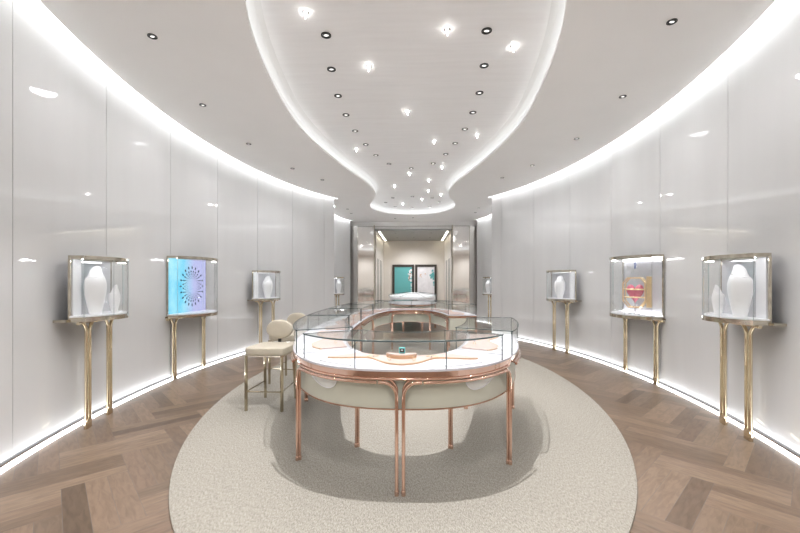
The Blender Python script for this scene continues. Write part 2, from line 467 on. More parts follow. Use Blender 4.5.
ORD = ['nearest', 'second nearest', 'third nearest', 'fourth nearest', 'fifth nearest', 'sixth nearest', 'seventh nearest', 'eighth nearest', 'ninth nearest', 'tenth nearest', 'eleventh nearest', 'twelfth nearest', 'thirteenth nearest', 'fourteenth nearest', 'fifteenth nearest', 'farthest']
ring = [(.78, 3.69), (.86, 4.28), (.91, 4.89), (.91, 5.45), (.87, 6.03), (.78, 6.63), (.66, 7.19), (.45, 7.73)]
for s, nm in ((-1, 'left'), (1, 'right')):
    for i, (x, y) in enumerate(ring):
        downlight(s*x, y, HV, f'black ringed downlight in raised silver ceiling, {ORD[i]} of the {nm} row', 'downlights of the raised ceiling')
downlight(0, 8.04, HV, 'black ringed downlight closing the two rows at the far end of the main oval', 'downlights of the raised ceiling')
farring = [(0, 10.66, 'centre of the near edge'), (-.56, 10.82, 'near left'), (.56, 10.86, 'near right'), (-.81, 11.42, 'far out on the left'), (.79, 11.42, 'far out on the right'),
           (-.56, 12.03, 'rear left'), (.54, 12.07, 'rear right'), (-.03, 12.22, 'centre of the rear edge')]
for x, y, w_ in farring:
    downlight(x, y, HV, f'small black downlight in the far round ceiling recess, {w_}', 'downlights of the far recess')
soft = [(2.3, 3.365), (2.59, 4.69), (2.6, 6.03), (2.32, 7.36), (1.94, 8.2), (1.98, 11.48), (1.99, 12.2)]
for s, nm in ((-1, 'left'), (1, 'right')):
    for i, (x, y) in enumerate(soft):
        downlight(s*x, y, HC, f'small round downlight in the white {nm} lower ceiling, {ORD[i]} of its row', 'downlights of the lower ceiling', .82)
for x, y in ((0, 13.1), (-.62, 13.2)):
    downlight(x, y, HC, 'tiny downlight in white ceiling before the portal, ' + ('central' if x == 0 else 'left of centre'), 'downlights of the lower ceiling', .7)
for i, (x, y) in enumerate([(-.7, 14.7), (0, 14.7), (.7, 14.7), (-.7, 16.2), (0, 16.2), (.7, 16.2)]):
    downlight(x, y, 3.285, 'tiny downlight in grey vestibule ceiling, ' + ('front' if i < 3 else 'rear') + ' row, ' + ['left', 'middle', 'right'][i % 3], 'vestibule downlights', .8)
stars = [(-.89, 3.37), (.4, 3.66), (1.1, 3.95), (-.43, 4.24), (-.02, 5.37), (1.1, 6.27), (.41, 6.51), (-.98, 6.84), (.64, 7.95), (-.04, 8.4), (.4, 8.95), (-.43, 9.46), (.42, 9.97), (.78, 10.43), (.27, 10.98), (-.3, 11.57)]
pin = None
for i, (x, y) in enumerate(stars):
    lab = f'glowing crystal pin light hanging under raised silver ceiling, {ORD[i]} to the camera'
    if pin is None:
        pin = thing('crystal_pin_light', lab, 'ceiling light')
        bm = bmesh.new(); lathe(bm, [(.0015, .0), (.010, -.004), (.013, -.018), (.006, -.032), (.001, -.06)], n=8, cap=True); obj('crystal', bm, M['bulbs'], pin)
        bm = bmesh.new(); lathe(bm, [(.03, .0), (.03, -.003), (.016, -.005)], n=18, cap=True); obj('ceiling_plate', bm, M['steel'], pin, True)
        o = pin
    else: o = copy_tree(pin)
    tag(o, lab, 'ceiling light', 'crystal pin lights'); o.location = (x, y, HV)

# ------------------------------------------------------------------ rug
bm = bmesh.new()
n = 160; rings = []
for d, z in ((0, .001), (0, .012), (.012, .017), (.4, .017), (1.9, .017)):
    rings.append([bm.verts.new((-.02+(2.20-d)*math.cos(2*PI*k/n), 5.3+(3.92-d)*math.sin(2*PI*k/n), z)) for k in range(n)])
for A, B_ in zip(rings, rings[1:]):
    for q in range(n): bm.faces.new((A[q], A[(q+1) % n], B_[(q+1) % n], B_[q]))
bm.faces.new(rings[-1])
tag(obj('oval_rug', bm, M['rug'], smooth=True), 'large oval beige woven rug under the ring of showcases', 'rug')
RUGZ = .017

# ------------------------------------------------------------------ ring of showcases
TC = 5.35
OA, OB, ON = 1.17, 2.96, 2.65
IA, IB, IN = .68, 2.50, 2.6
def sup_dense(a, b, n, N=900):
    out = []
    for i in range(N+1):
        t = -PI/2+PI*i/N; c, s = math.cos(t), math.sin(t)
        out.append((a*abs(c)**(2/n), TC+b*math.copysign(abs(s)**(2/n), s)))
    return out
def resample(P, n):
    L = [0]
    for p, q in zip(P, P[1:]): L.append(L[-1]+math.hypot(q[0]-p[0], q[1]-p[1]))
    out = []; j = 0
    for i in range(n+1):
        t = L[-1]*i/n
        while j < len(L)-2 and L[j+1] < t: j += 1
        u = (t-L[j])/((L[j+1]-L[j]) or 1)
        out.append((P[j][0]+(P[j+1][0]-P[j][0])*u, P[j][1]+(P[j+1][1]-P[j][1])*u))
    return out
def curve(which, d, kind, y0, y1, n=28):
    """plan polyline at inset d of the outer/inner oval. kind: L,R side strips between y0,y1; F front cap below y0; K back cap above y0"""
    if which == 'o': D = sup_dense(OA-d, OB-d, ON)
    else: D = sup_dense(IA+d, IB+d, IN)
    def xat(y):
        for p, q in zip(D, D[1:]):
            if (p[1]-y)*(q[1]-y) <= 0 and p[1] != q[1]: return p[0]+(q[0]-p[0])*(y-p[1])/(q[1]-p[1])
        return 0
    if kind in 'LR':
        seg = [(xat(y0), y0)] + [p for p in D if y0 < p[1] < y1] + [(xat(y1), y1)]
        if kind == 'L': seg = [(-x, y) for x, y in seg]
    elif kind == 'F':
        h = [p for p in D if p[1] < y0] + [(xat(y0), y0)]
        seg = [(-x, y) for x, y in h[::-1]][:-1] + h
    else:
        h = [(xat(y0), y0)] + [p for p in D if p[1] > y0]
        seg = h + [(-x, y) for x, y in h[::-1]][1:]
    return resample(seg, n)
def lerp2(a, b, t): return (a[0]+(b[0]-a[0])*t, a[1]+(b[1]-a[1])*t)

def bent_leg(bm, foot, direc, r, ztop, bend, end, z0):
    """vertical tube from the floor that bends along plan direction, ends after 'end' metres"""
    dx, dy = direc; L = math.hypot(dx, dy) or 1; dx /= L; dy /= L
    pts = [(foot[0], foot[1], z0), (foot[0], foot[1], (z0+ztop)/2), (foot[0], foot[1], ztop-bend)]
    for i in range(1, 9):
        a = PI/2*i/8
        pts.append((foot[0]+dx*bend*(1-math.cos(a)), foot[1]+dy*bend*(1-math.cos(a)), ztop-bend+bend*math.sin(a)))
    pts.append((foot[0]+dx*(bend+end), foot[1]+dy*(bend+end), ztop))
    tube(bm, pts, r, 10)

def showcase(kind, yo0, yo1, yi0, yi1, label, glass_o=None, glass_i=None, center_leg=False, seams=(.5,), legskip=()):
    e = .012
    sk = legskip
    def C(which, d, g=False, n=28):
        a0, a1 = (yo0, yo1) if which == 'o' else (yi0, yi1)
        if g and glass_o: a0, a1 = (glass_o if which == 'o' else glass_i)
        if kind in 'LR':
            ee = e + (.02 if g else 0)
            return curve(which, d, kind, a0+ee, a1-ee, n)
        ee = e*.7 + (.012 if g else 0)
        return curve(which, d, kind, a0-ee if kind == 'F' else a0+ee, None, n)
    base = C('o', 0); mid = base[len(base)//2]
    root = thing('jewelry_showcase', label, 'showcase', (mid[0], mid[1], RUGZ), group='showcases of the oval ring')
    ox, oy, oz = mid[0], mid[1], RUGZ
    def part(nm, bm, m, sm=False):
        bmesh.ops.translate(bm, verts=bm.verts[:], vec=(-ox, -oy, -oz)); return obj(nm, bm, m, root, sm)
    O, I = C('o', .03), C('i', .03)
    bm = bmesh.new(); prism(bm, O, I, .548, .748); part('body', bm, M['leather'], True)
    bm = bmesh.new(); prism(bm, C('o', .026), C('i', .026), .540, .549); part('bottom_trim', bm, M['rose'], True)
    bm = bmesh.new(); prism(bm, C('o', .004), C('i', .004), .748, .790); part('rim', bm, M['rose'], True)
    bm = bmesh.new(); prism(bm, C('o', .0), C('i', .0), .790, .803); part('deck', bm, M['pad'], True)
    # tubular rails
    for wh in 'oi':
        P = C(wh, -.010)
        k0 = 3 if not (wh == 'i') else 4
        bm = bmesh.new()
        if center_leg and wh == 'o':
            h = len(P)//2
            tube(bm, [(p[0], p[1], .724) for p in P[k0-1:h-1]], .0105); tube(bm, [(p[0], p[1], .724) for p in P[h+2:-(k0-1)]], .0105)
        else:
            tube(bm, [(p[0], p[1], .724) for p in P[k0-1:-(k0-1)]], .0105)
        P2 = C(wh, -.004); tube(bm, [(p[0], p[1], .744) for p in P2[1:-1]], .0075)
        part('rail', bm, M['rose'], True)
        def mk(a, b, cap=.09):
            d = (b[0]-a[0], b[1]-a[1]); Lh = math.hypot(*d)
            bm = bmesh.new()
            bent_leg(bm, a, d, .0115, .724, cap, max(.01, Lh-cap), oz)
            nx, ny = -d[1]/Lh, d[0]/Lh
            cx_, cy_ = O[len(O)//2] if False else (0, TC)
            sgn = -1 if (nx*(a[0]-cx_)+ny*(a[1]-cy_))*(1 if wh == 'o' else -1) > 0 else 1
            f2 = (a[0]+nx*sgn*.020, a[1]+ny*sgn*.020)
            bent_leg(bm, f2, d, .0095, .745, cap*.9, .03, oz)
            lathe(bm, [(.0135, 0), (.0135, .03), (.0115, .034)], (a[0], a[1], oz), 12); lathe(bm, [(.012, 0), (.012, .03), (.010, .034)], (f2[0], f2[1], oz), 12)
            part('leg', bm, M['rose'], True)
        if wh == 'o' or kind in 'FKLR':
            if 0 not in sk: mk(P[1], P[k0])
            if 1 not in sk: mk(P[-2], P[-k0-1])
        if center_leg and wh == 'o':
            Pf = C(wh, -.010, n=480); m_ = 240
            mk(Pf[m_-5], Pf[m_-32]); mk(Pf[m_+5], Pf[m_+32])
    if kind == 'F':  # pale rounded shapes with a white outline, set on the front body
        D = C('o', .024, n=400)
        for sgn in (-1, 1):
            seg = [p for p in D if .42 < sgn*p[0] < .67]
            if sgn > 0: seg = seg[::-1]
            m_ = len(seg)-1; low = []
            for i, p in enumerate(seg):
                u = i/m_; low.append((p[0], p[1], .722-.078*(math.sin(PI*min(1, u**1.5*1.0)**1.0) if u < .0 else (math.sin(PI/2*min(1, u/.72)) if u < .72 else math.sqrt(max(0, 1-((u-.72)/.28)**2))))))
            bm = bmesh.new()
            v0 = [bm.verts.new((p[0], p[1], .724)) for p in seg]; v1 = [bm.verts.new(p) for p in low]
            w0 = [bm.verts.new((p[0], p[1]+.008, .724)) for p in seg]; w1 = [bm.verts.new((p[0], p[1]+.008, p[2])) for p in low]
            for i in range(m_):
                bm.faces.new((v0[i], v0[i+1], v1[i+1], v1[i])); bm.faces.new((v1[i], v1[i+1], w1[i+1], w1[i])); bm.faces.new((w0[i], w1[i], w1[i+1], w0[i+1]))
            o = part('pale_shape', bm, M['white2']); o['label'] = 'pale rounded shape on the body below the rail'
            bm = bmesh.new(); tube(bm, low, .0038, 6); q_ = part('white_outline', bm, M['white'], True)
    # glass hood
    GZ0, GZ1 = .803, .985
    gO, gI = C('o', .006, True), C('i', .012, True)
    gO2, gI2 = C('o', .012, True), C('i', .018, True)
    bm = bmesh.new()
    prism(bm, C('o', .002, True), C('i', .006, True), GZ1-.007, GZ1)
    prism(bm, gO, gO2, GZ0, GZ1-.008); prism(bm, gI2, gI, GZ0, GZ1-.008)
    for q in (0, -1):
        a, b = gO2[q], gI2[q]; dx, dy = b[0]-a[0], b[1]-a[1]; L = math.hypot(dx, dy)
        s_ = 1 if q == 0 else -1
        t = gO[1 if q == 0 else -2]; vx, vy = t[0]-gO[q][0], t[1]-gO[q][1]; vl = math.hypot(vx, vy); vx *= .006/vl; vy *= .006/vl
        prism(bm, [a, b], [(a[0]+vx, a[1]+vy), (b[0]+vx, b[1]+vy)], GZ0, GZ1-.008)
    hood = part('glass_hood', bm, M['glass'])
    bm = bmesh.new()
    tO, tI = C('o', .001, True), C('i', .005, True)
    z = GZ1-.0035
    loop = [(p[0], p[1], z) for p in tO]; loop2 = [(p[0], p[1], z) for p in tI]
    tube(bm, loop, .0058 if kind == 'F' else .0042, 6); tube(bm, loop2, .0032, 6)
    tube(bm, [loop[0], loop2[0]], .003, 6); tube(bm, [loop[-1], loop2[-1]], .003, 6)
    for p in (gO[0], gO[-1], gI[0], gI[-1]): tube(bm, [(p[0], p[1], GZ0), (p[0], p[1], GZ1-.006)], .0040, 6)
    for sfr in seams:
        p = gO[round(sfr*(len(gO)-1))]; tube(bm, [(p[0], p[1], GZ0), (p[0], p[1], GZ1-.006)], .0036, 6)
    part('glass_edge', bm, M['edge'])
    # raised blush display platform inside
    n = 56
    a, b = C('o', .03, True, n), C('i', .03, True, n)
    i0, i1 = (3, n-3)
    P, Q = [], []
    for i in range(i0, i1+1):
        u = (i/n-.5)*2
        if kind == 'F': v = .50-.23*math.cos(2*PI*u/.98)
        else: v = .45+.13*math.sin(5*u+1.3)
        P.append(lerp2(a[i], b[i], v)); Q.append(lerp2(a[i], b[i], .97))
    bm = bmesh.new(); prism(bm, P, Q, .803, .814); part('display_platform', bm, M['blush'])
    bm = bmesh.new()
    prism(bm, [lerp2(p, q, -.035/max(.05, math.hypot(q[0]-p[0], q[1]-p[1]))*.35) for p, q in zip(P, Q)], [lerp2(p, q, .0) for p, q in zip(P, Q)], .803, .815)
    part('platform_edge', bm, M['tan'])
    # flat white pads with soft folds
    for lo, hi, vz in ((.10, .30, .10), (.70, .90, .12)):
        j0, j1 = int(lo*n), int(hi*n)
        bm = bmesh.new()
        prism(bm, [lerp2(a[i], b[i], .05) for i in range(j0, j1+1)], [lerp2(a[i], b[i], vz+.22*math.sin(PI*(i-j0)/(j1-j0))) for i in range(j0, j1+1)], .803, .815)
        part('display_pad', bm, M['white'])
    return root, a, b

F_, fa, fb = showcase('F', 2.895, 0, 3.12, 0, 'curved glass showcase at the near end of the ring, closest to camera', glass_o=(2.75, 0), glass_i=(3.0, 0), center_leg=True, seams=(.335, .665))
L1, la, lb = showcase('L', 2.895, 4.30, 3.12, 4.30, 'long glass showcase on the left of the ring, beside the stool', legskip=(0,))
R1, ra, rb = showcase('R', 2.895, 4.14, 3.12, 4.10, 'glass showcase on the right of the ring, before the staff opening', legskip=(0,))
L2, l2a, l2b = showcase('L', 4.30, 5.45, 4.30, 5.45, 'second glass showcase along the left side of the ring, beyond the long one', legskip=(0,))
L3, l3a, l3b = showcase('L', 5.45, 6.58, 5.45, 6.58, 'third glass showcase along the left side of the ring, before its far corner', legskip=(0,))
L4, l4a, l4b = showcase('L', 6.58, 7.805, 6.58, 7.58, 'glass showcase at the far left corner of the ring', legskip=(0, 1))
R4, r4a, r4b = showcase('R', 6.50, 7.805, 6.50, 7.58, 'glass showcase at the far right corner of the ring, beyond the staff opening', legskip=(1,))
K_, ka, kb = showcase('K', 7.805, 0, 7.58, 0, 'curved glass showcase closing the far end of the ring, facing camera')

# contents of the front showcase
bm = bmesh.new(); n = len(fa)-1
c0, c1 = int(n*.39), int(n*.61)
P = [lerp2(fa[i], fb[i], .62+.16*((i-n/2)/(n*.11))**2) for i in range(c0, c1+1)]
Q = [lerp2(fa[i], fb[i], .84) for i in range(c0, c1+1)]
prism(bm, P, Q, .8145, .838, 0); prism(bm, [lerp2(p, q, .04) for p, q in zip(P, Q)], [lerp2(p, q, .96) for p, q in zip(P, Q)], .838, .844, 1)
tag(obj('display_tray', bm, [M['tan'], M['blush']]), 'curved blush leather tray with tan edge in the near showcase', 'tray')
def watch_box(x, y, z):
    t = thing('watch_box', 'tiny teal box with black watch face on blush tray in near showcase', 'box', (x, y, z))
    bm = bmesh.new(); box(bm, (0, 0, .020), (.044, .030, .040), bev=.003); obj('box_body', bm, M['tealbox'], t)
    bm = bmesh.new(); box(bm, (0, -.018, .023), (.034, .006, .028), bev=.002); obj('watch_face', bm, M['black'], t)
    bm = bmesh.new(); box(bm, (0, -.0225, .026), (.015, .003, .007)); obj('face_mark', bm, M['white'], t)
watch_box(0, 2.735, .8445)
def ring_item(x, y, z, label, mat):
    bm = bmesh.new()
    tube(bm, [(.011*math.cos(2*PI*k/20), 0, .0135+.011*math.sin(2*PI*k/20)) for k in range(20)], .0018, 6, True)
    t = thing('finger_ring', label, 'ring', (x, y, z)); obj('band', bm, M['gold'], t, True)
    bm = bmesh.new(); lathe(bm, [(.001, .0), (.005, .005), (.0035, .008)], (0, 0, .025), 8); obj('stone', bm, mat, t)
def necklace_item(x, y, z, label, rz, sx=.045, sy=.028, mat=None):
    t = thing('necklace', label, 'necklace', (x, y, z), rz)
    bm = bmesh.new(); tube(bm, [(sx*math.cos(2*PI*k/30), sy*math.sin(2*PI*k/30)*(1+.3*math.sin(2*PI*k/30)), .0018) for k in range(30)], .0016, 6, True)
    obj('chain', bm, M['gold'], t, True)
    bm = bmesh.new(); lathe(bm, [(.002, 0), (.008, .002), (.005, .006)], (0, -sy*.75, .0), 10); obj('pendant', bm, mat or M['steel'], t, True)
def inside(a, b, u, v): n_ = len(a)-1; return lerp2(a[round(u*n_)], b[round(u*n_)], v)
PZ = .8142
p = inside(fa, fb, .27, .80); necklace_item(*p, PZ, 'thin gold necklace on blush platform, left part of near showcase', .3)
p = inside(fa, fb, .73, .80); necklace_item(*p, PZ, 'thin gold necklace on blush platform, right part of near showcase', -.3)
p = inside(fa, fb, .43, .50); ring_item(*p, PZ, 'small gold ring left of the centre of the near showcase', M['steel'])
p = inside(fa, fb, .57, .50); ring_item(*p, PZ, 'small gold ring right of the centre of the near showcase', M['steel'])
p = inside(la, lb, .22, .80); ring_item(*p, PZ, 'gold ring with blue stone near the front corner of the left showcase', M['sapph'])
p = inside(la, lb, .42, .80); necklace_item(*p, PZ, 'gold necklace with blue pendant in the long left showcase', 1.2, mat=M['sapph'])
p = inside(la, lb, .70, .82); necklace_item(*p, PZ, 'gold necklace with silver pendant at the back of the long left showcase', 1.5)
p = inside(ra, rb, .25, .80); ring_item(*p, PZ, 'gold ring with blue stone in the right showcase', M['sapph'])
p = inside(ra, rb, .55, .80); necklace_item(*p, PZ, 'gold necklace with silver pendant in the right showcase', -1.2)
p = inside(l2a, l2b, .4, .80); necklace_item(*p, PZ, 'gold necklace in the second showcase on the left', 1.5)
p = inside(l3a, l3b, .5, .80); necklace_item(*p, PZ, 'gold necklace in the third showcase on the left', 1.5)
p = inside(ka, kb, .35, .6); necklace_item(*p, PZ, 'gold necklace in the far end showcase, right half', 0)
p = inside(ka, kb, .65, .6); necklace_item(*p, PZ, 'gold necklace in the far end showcase, left half', 0)

# island showcase of the second room
def island():
    t = thing('island_showcase', 'long pointed white glass island showcase standing in the far round room', 'showcase', (0, 12.0, .001))
    def sup(a, b, n=2.0, N=48, dz=0):
        out = []
        for k in range(N):
            q = 2*PI*k/N; c, s = math.cos(q), math.sin(q)
            out.append((a*math.copysign(abs(c)**(2/n), c), b*math.copysign(abs(s)**(2/n), s)))
        return out
    def pr(a, b, z0, z1, nm, m, n=2.5):
        bm = bmesh.new(); polyprism(bm, sup(a, b, n), z0, z1); obj(nm, bm, m, t, True)
    pr(.66, 2.25, .545, .75, 'body', M['leather']); pr(.74, 2.33, .75, .79, 'rim', M['rose']); pr(.74, 2.33, .79, .81, 'deck', M['pad'])
    bm = bmesh.new()
    A = sup(.73, 2.32, 2.5); Bq = sup(.26, 1.2, 2.5)
    v = [[bm.verts.new((p[0], p[1], z)) for p in L] for L, z in ((A, .81), (A, .985), (Bq, 1.045))]
    for X, Y in zip(v, v[1:]):
        for k in range(48): bm.faces.new((X[k], X[(k+1) % 48], Y[(k+1) % 48], Y[k]))
    bm.faces.new(v[2]); obj('glass_hood', bm, M['glass3'], t)
    bm = bmesh.new()
    tube(bm, [(p[0], p[1], .985) for p in A], .005, 6, True); tube(bm, [(p[0], p[1], 1.045) for p in Bq], .004, 6, True)
    for k in (3, 9, 15, 21, 27, 33, 39, 45): tube(bm, [(*A[k], .985), (*Bq[k], 1.045)], .004, 6)
    obj('glass_edge', bm, M['edge'], t)
    bm = bmesh.new()
    A = sup(.69, 2.27, 2.5); Bq = sup(.23, 1.1, 2.5)
    v = [[bm.verts.new((p[0], p[1], z)) for p in L] for L, z in ((A, .811), (A, .965), (Bq, 1.025))]
    for X, Y in zip(v, v[1:]):
        for k in range(48): bm.faces.new((X[k], X[(k+1) % 48], Y[(k+1) % 48], Y[k]))
    bm.faces.new(v[2]); obj('display_mound', bm, M['white'], t)
    for x, y in ((.25, -1.95), (-.25, -1.95), (.25, 1.95), (-.25, 1.95), (.66, -.6), (-.66, -.6), (.66, .6), (-.66, .6)):
        bm = bmesh.new(); tube(bm, [(x, y, 0), (x, y, .76)], .014); tube(bm, [(x+.03, y, 0), (x+.03, y, .76)], .012); obj('leg', bm, M['rose'], t, True)
island()

# ------------------------------------------------------------------ wall display cases
def bust_bm(h, w, d, slant=.25, n=28):
    bm = bmesh.new()
    prof = [(0, .50), (.02, .54), (.15, .66), (.32, .82), (.48, .95), (.60, 1.0), (.70, .99), (.77, .93), (.83, .82), (.88, .69), (.92, .60), (.97, .54), (.99, .50), (.995, .44)]
    rings = []
    for z, r in prof:
        rr = []
        for k in range(n):
            q = 2*PI*k/n; c, s = math.cos(q), math.sin(q)
            x = w/2*r*math.copysign(abs(c)**.9, c); dd = d/2*(.55+.45*r)*r
            y = dd*s
            zz = z*h
            if z > .8: zz += (x/(w/2))*slant*h*.38*(z-.8)/.2 + s*h*.10*(z-.8)/.2
            rr.append(bm.verts.new((x, y, zz)))
        rings.append(rr)
    for A, B_ in zip(rings, rings[1:]):
        for k in range(n): bm.faces.new((A[k], A[(k+1) % n], B_[(k+1) % n], B_[k]))
    bm.faces.new(rings[0][::-1]); bm.faces.new(rings[-1])
    return bm
def bust(loc, rz, h, w, label, chain=True, slant=.3):
    t = thing('necklace_bust', label, 'display bust', loc, rz)
    obj('bust_form', bust_bm(h, w, w*.55, slant), M['bust'], t, True)
    if chain:
        bm = bmesh.new(); pts = []
        for k in range(32):
            q = 2*PI*k/32; c, s = math.cos(q), math.sin(q)
            pts.append((w/2*.71*c, w*.55/2*.68*s*(1.08), h*.88+c*slant*h*.13+s*h*.04))
        tube(bm, pts, .0016, 5, True); obj('chain', bm, M['steel'], t, True)
    return t

def arc_front(hw, ne, nf, n=24, k=2.2):
    return [(hw*(q/n*2-1), ne+(nf-ne)*(1-abs(q/n*2-1)**k)) for q in range(n+1)]
def display_case(root, hw, back, ne, nf, z0, z1, legu, wall, legn, style, nearx=1):
    """local frame: x along the wall, +y into the room. wall: local y of the wall face"""
    fr = arc_front(hw, ne, nf)
    bk = [(p[0], back) for p in fr]
    def grow(P, d): return [(x*(hw+d)/hw, y+d) for x, y in P]
    TF = .032; BF = .042
    bm = bmesh.new(); prism(bm, grow(fr, .006), grow(bk, -.004), z1-TF, z1); obj('top_frame', bm, M['frame'], root, True)
    bm = bmesh.new(); prism(bm, grow(fr, .006), grow(bk, -.004), z0, z0+BF); box(bm, (0, (back+wall)/2-.0, z0+.012), (2*hw+.05, abs(back-wall)-.006, .022)); obj('base_frame', bm, M['frame'], root, True)
    bm = bmesh.new(); prism(bm, grow(fr, -.012), grow(bk, .016), z0+BF, z0+BF+.012); obj('case_floor', bm, M['white'], root)
    bm = bmesh.new()
    prism(bm, fr, grow(fr, -.004), z0+BF, z1-TF)
    for s in (-1, 1):
        xx = s*hw; box(bm, (xx-s*.002, (back+ne)/2+.008, (z0+BF+z1-TF)/2), (.004, ne-back-.024, z1-TF-z0-BF-.002))
    obj('glass', bm, M['glass2'], root)
    bm = bmesh.new()
    for i in (0, 7, 17, 24):
        x, y = fr[i]; tube(bm, [(x, y, z0+BF), (x, y, z1-TF)], .002, 6)
    obj('glass_edge', bm, M['edge2'], root)
    bm = bmesh.new(); box(bm, (0, back+.006, (z0+BF+z1-TF)/2), (2*hw-.012, .012, z1-TF-z0-BF)); 
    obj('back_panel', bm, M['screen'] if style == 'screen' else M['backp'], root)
    if style in 'ACD':  # brightness of the lit near end of the back, put in as a white strip
        bm = bmesh.new(); box(bm, (nearx*(hw-.085), back+.019, (z0+BF+z1-TF)/2+.004), (.13, .012, z1-TF-z0-BF-.012)); obj('lit_end_strip', bm, M['white'], root)
    for s in (-1, 1):
        bm = bmesh.new(); box(bm, (s*(hw-.004), back+.008, (z0+BF+z1-TF)/2), (.014, .020, z1-TF-z0-BF)); obj('corner_post', bm, M['frame'], root)
    if ne-back > .1 and style != 'screen':
        pass
    bm = bmesh.new(); prism(bm, grow(fr, -.020), grow(fr, -.032), z1-TF-.005, z1-TF-.0005); obj('light_strip', bm, M['ledc'], root)
    bm = bmesh.new(); prism(bm, grow(fr, -.008), grow(fr, -.014), z1-TF-.012, z1-TF); obj('light_baffle', bm, M['frame'], root)
    if style in ('heart',):
        
        for zz in (z0+BF+.016, z1-TF-.004):
            bm = bmesh.new(); box(bm, (0, back+.03, zz), (2*hw-.06, .012, .006)); obj('light_strip', bm, M['ledc'], root)
    for s in (-1, 1):
        bm = bmesh.new()
        for q in (-1, 1):
            bx = s*legu+q*.028
            r = .0148; bend = .10
            pts = [(bx, legn, 0), (bx, legn, z0*.5), (bx, legn, z0-bend-.005)]
            for i in range(1, 8):
                a = PI/2*i/7; pts.append((bx+q*bend*(1-math.cos(a)), legn, z0-bend-.005+bend*math.sin(a)-.0*a))
            pts[-1] = (pts[-1][0], legn, z0-.014)
            pts.append((bx+q*(bend+.03), legn, z0-.014))
            tube(bm, pts, r, 12)
        box(bm, (s*legu, legn, .045), (.082, .030, .09), bev=.003)
        obj('leg', bm, M['brass'], root, True)
    bm = bmesh.new()
    for yy in (legn,):
        tube(bm, [(-hw+.02, yy, z0-.012), (hw-.02, yy, z0-.012)], .011, 8)
    obj('support_rail', bm, M['brass'], root, True)

def case_frame(cx, cy, tx, ty, side):
    """returns location and rotation so local +y looks into the room, local +x towards the far end on the left wall / near end on the right wall"""
    L = math.hypot(tx, ty); tx /= L; ty /= L
    nx, ny = -ty*side, tx           # inward normal
    nx, ny = (-ty, tx) if side > 0 else (ty, tx)
    # local y = (nx,ny) -> local x = (ny,-nx)
    return (side*cx, cy, .001), math.atan2(ny, nx)-PI/2
def W(root, x, y, z):  # world point of a local one
    r = root.rotation_euler.z; c, s = math.cos(r), math.sin(r)
    return (root.location.x+x*c-y*s, root.location.y+x*s+y*c, root.location.z+z)

specs = [
 ('A', -1, 3.005, 3.60, .11, .385, 'white lit display case on brass legs, largest on the left wall, two white busts'),
 ('A', 1, 3.0, 3.58, .09, .385, 'white lit display case on brass legs, nearest on the right wall, two white busts'),
 ('C', -1, 2.925, 7.60, -.11, .38, 'small glass display case on brass legs on the left wall behind the stools'),
 ('C', 1, 2.925, 7.56, -.11, .38, 'small glass display case on brass legs on the right wall, beyond the pink heart'),
 ('D', -1, 2.45, 12.25, 0, 1, 'tiny distant glass display case on the left wall of the far round room'),
 ('D', 1, 2.45, 12.25, 0, 1, 'tiny distant glass display case on the right wall of the far round room'),
]
for st, side, cx, cy, tx, ty, lab in specs:
    loc, rz = case_frame(cx, cy, tx, ty, side)
    root = thing('wall_display_case', lab, 'display case', loc, rz, 'display cases along the walls')
    z0, z1 = (1.0, 1.595)
    if st == 'D': z0, z1 = .97, 1.54
    near = 1 if W(root, .3, 0, 0)[1] < cy else -1
    display_case(root, .36, -.07, .05, .215, z0, z1, .195, -.175 if st == 'A' else (-.18 if st == 'C' else -.17), 0, st, near)
    fz = z0+.0545
    sx = 1 if side > 0 else -1        # local x pointing to the near end
    # which sign of local x is nearer to the camera?
    near = 1 if W(root, .3, 0, 0)[1] < cy else -1
    sd = 'left' if side < 0 else 'right'
    if st == 'A':
        bust(W(root, near*.175, .05, fz), rz+PI-near*.95, .415, .175, f'large white necklace bust in the nearest {sd} wall case', True, .3*near)
        bust(W(root, -near*.01, .125, fz), rz+PI-near*.95, .24, .10, f'small white pendant bust beside the large one in the nearest {sd} wall case', False, .8*near)
    elif st == 'C':
        bust(W(root, near*.06, .06, fz), rz+PI-near*.9, .40, .20, f'white necklace bust in the small case on the {sd} wall', True, .2)
    else:
        bust(W(root, near*.10, .06, fz), rz+PI-near*.9, .40, .20, f'white necklace bust in the distant case on the {sd} of the far room', False, .2)

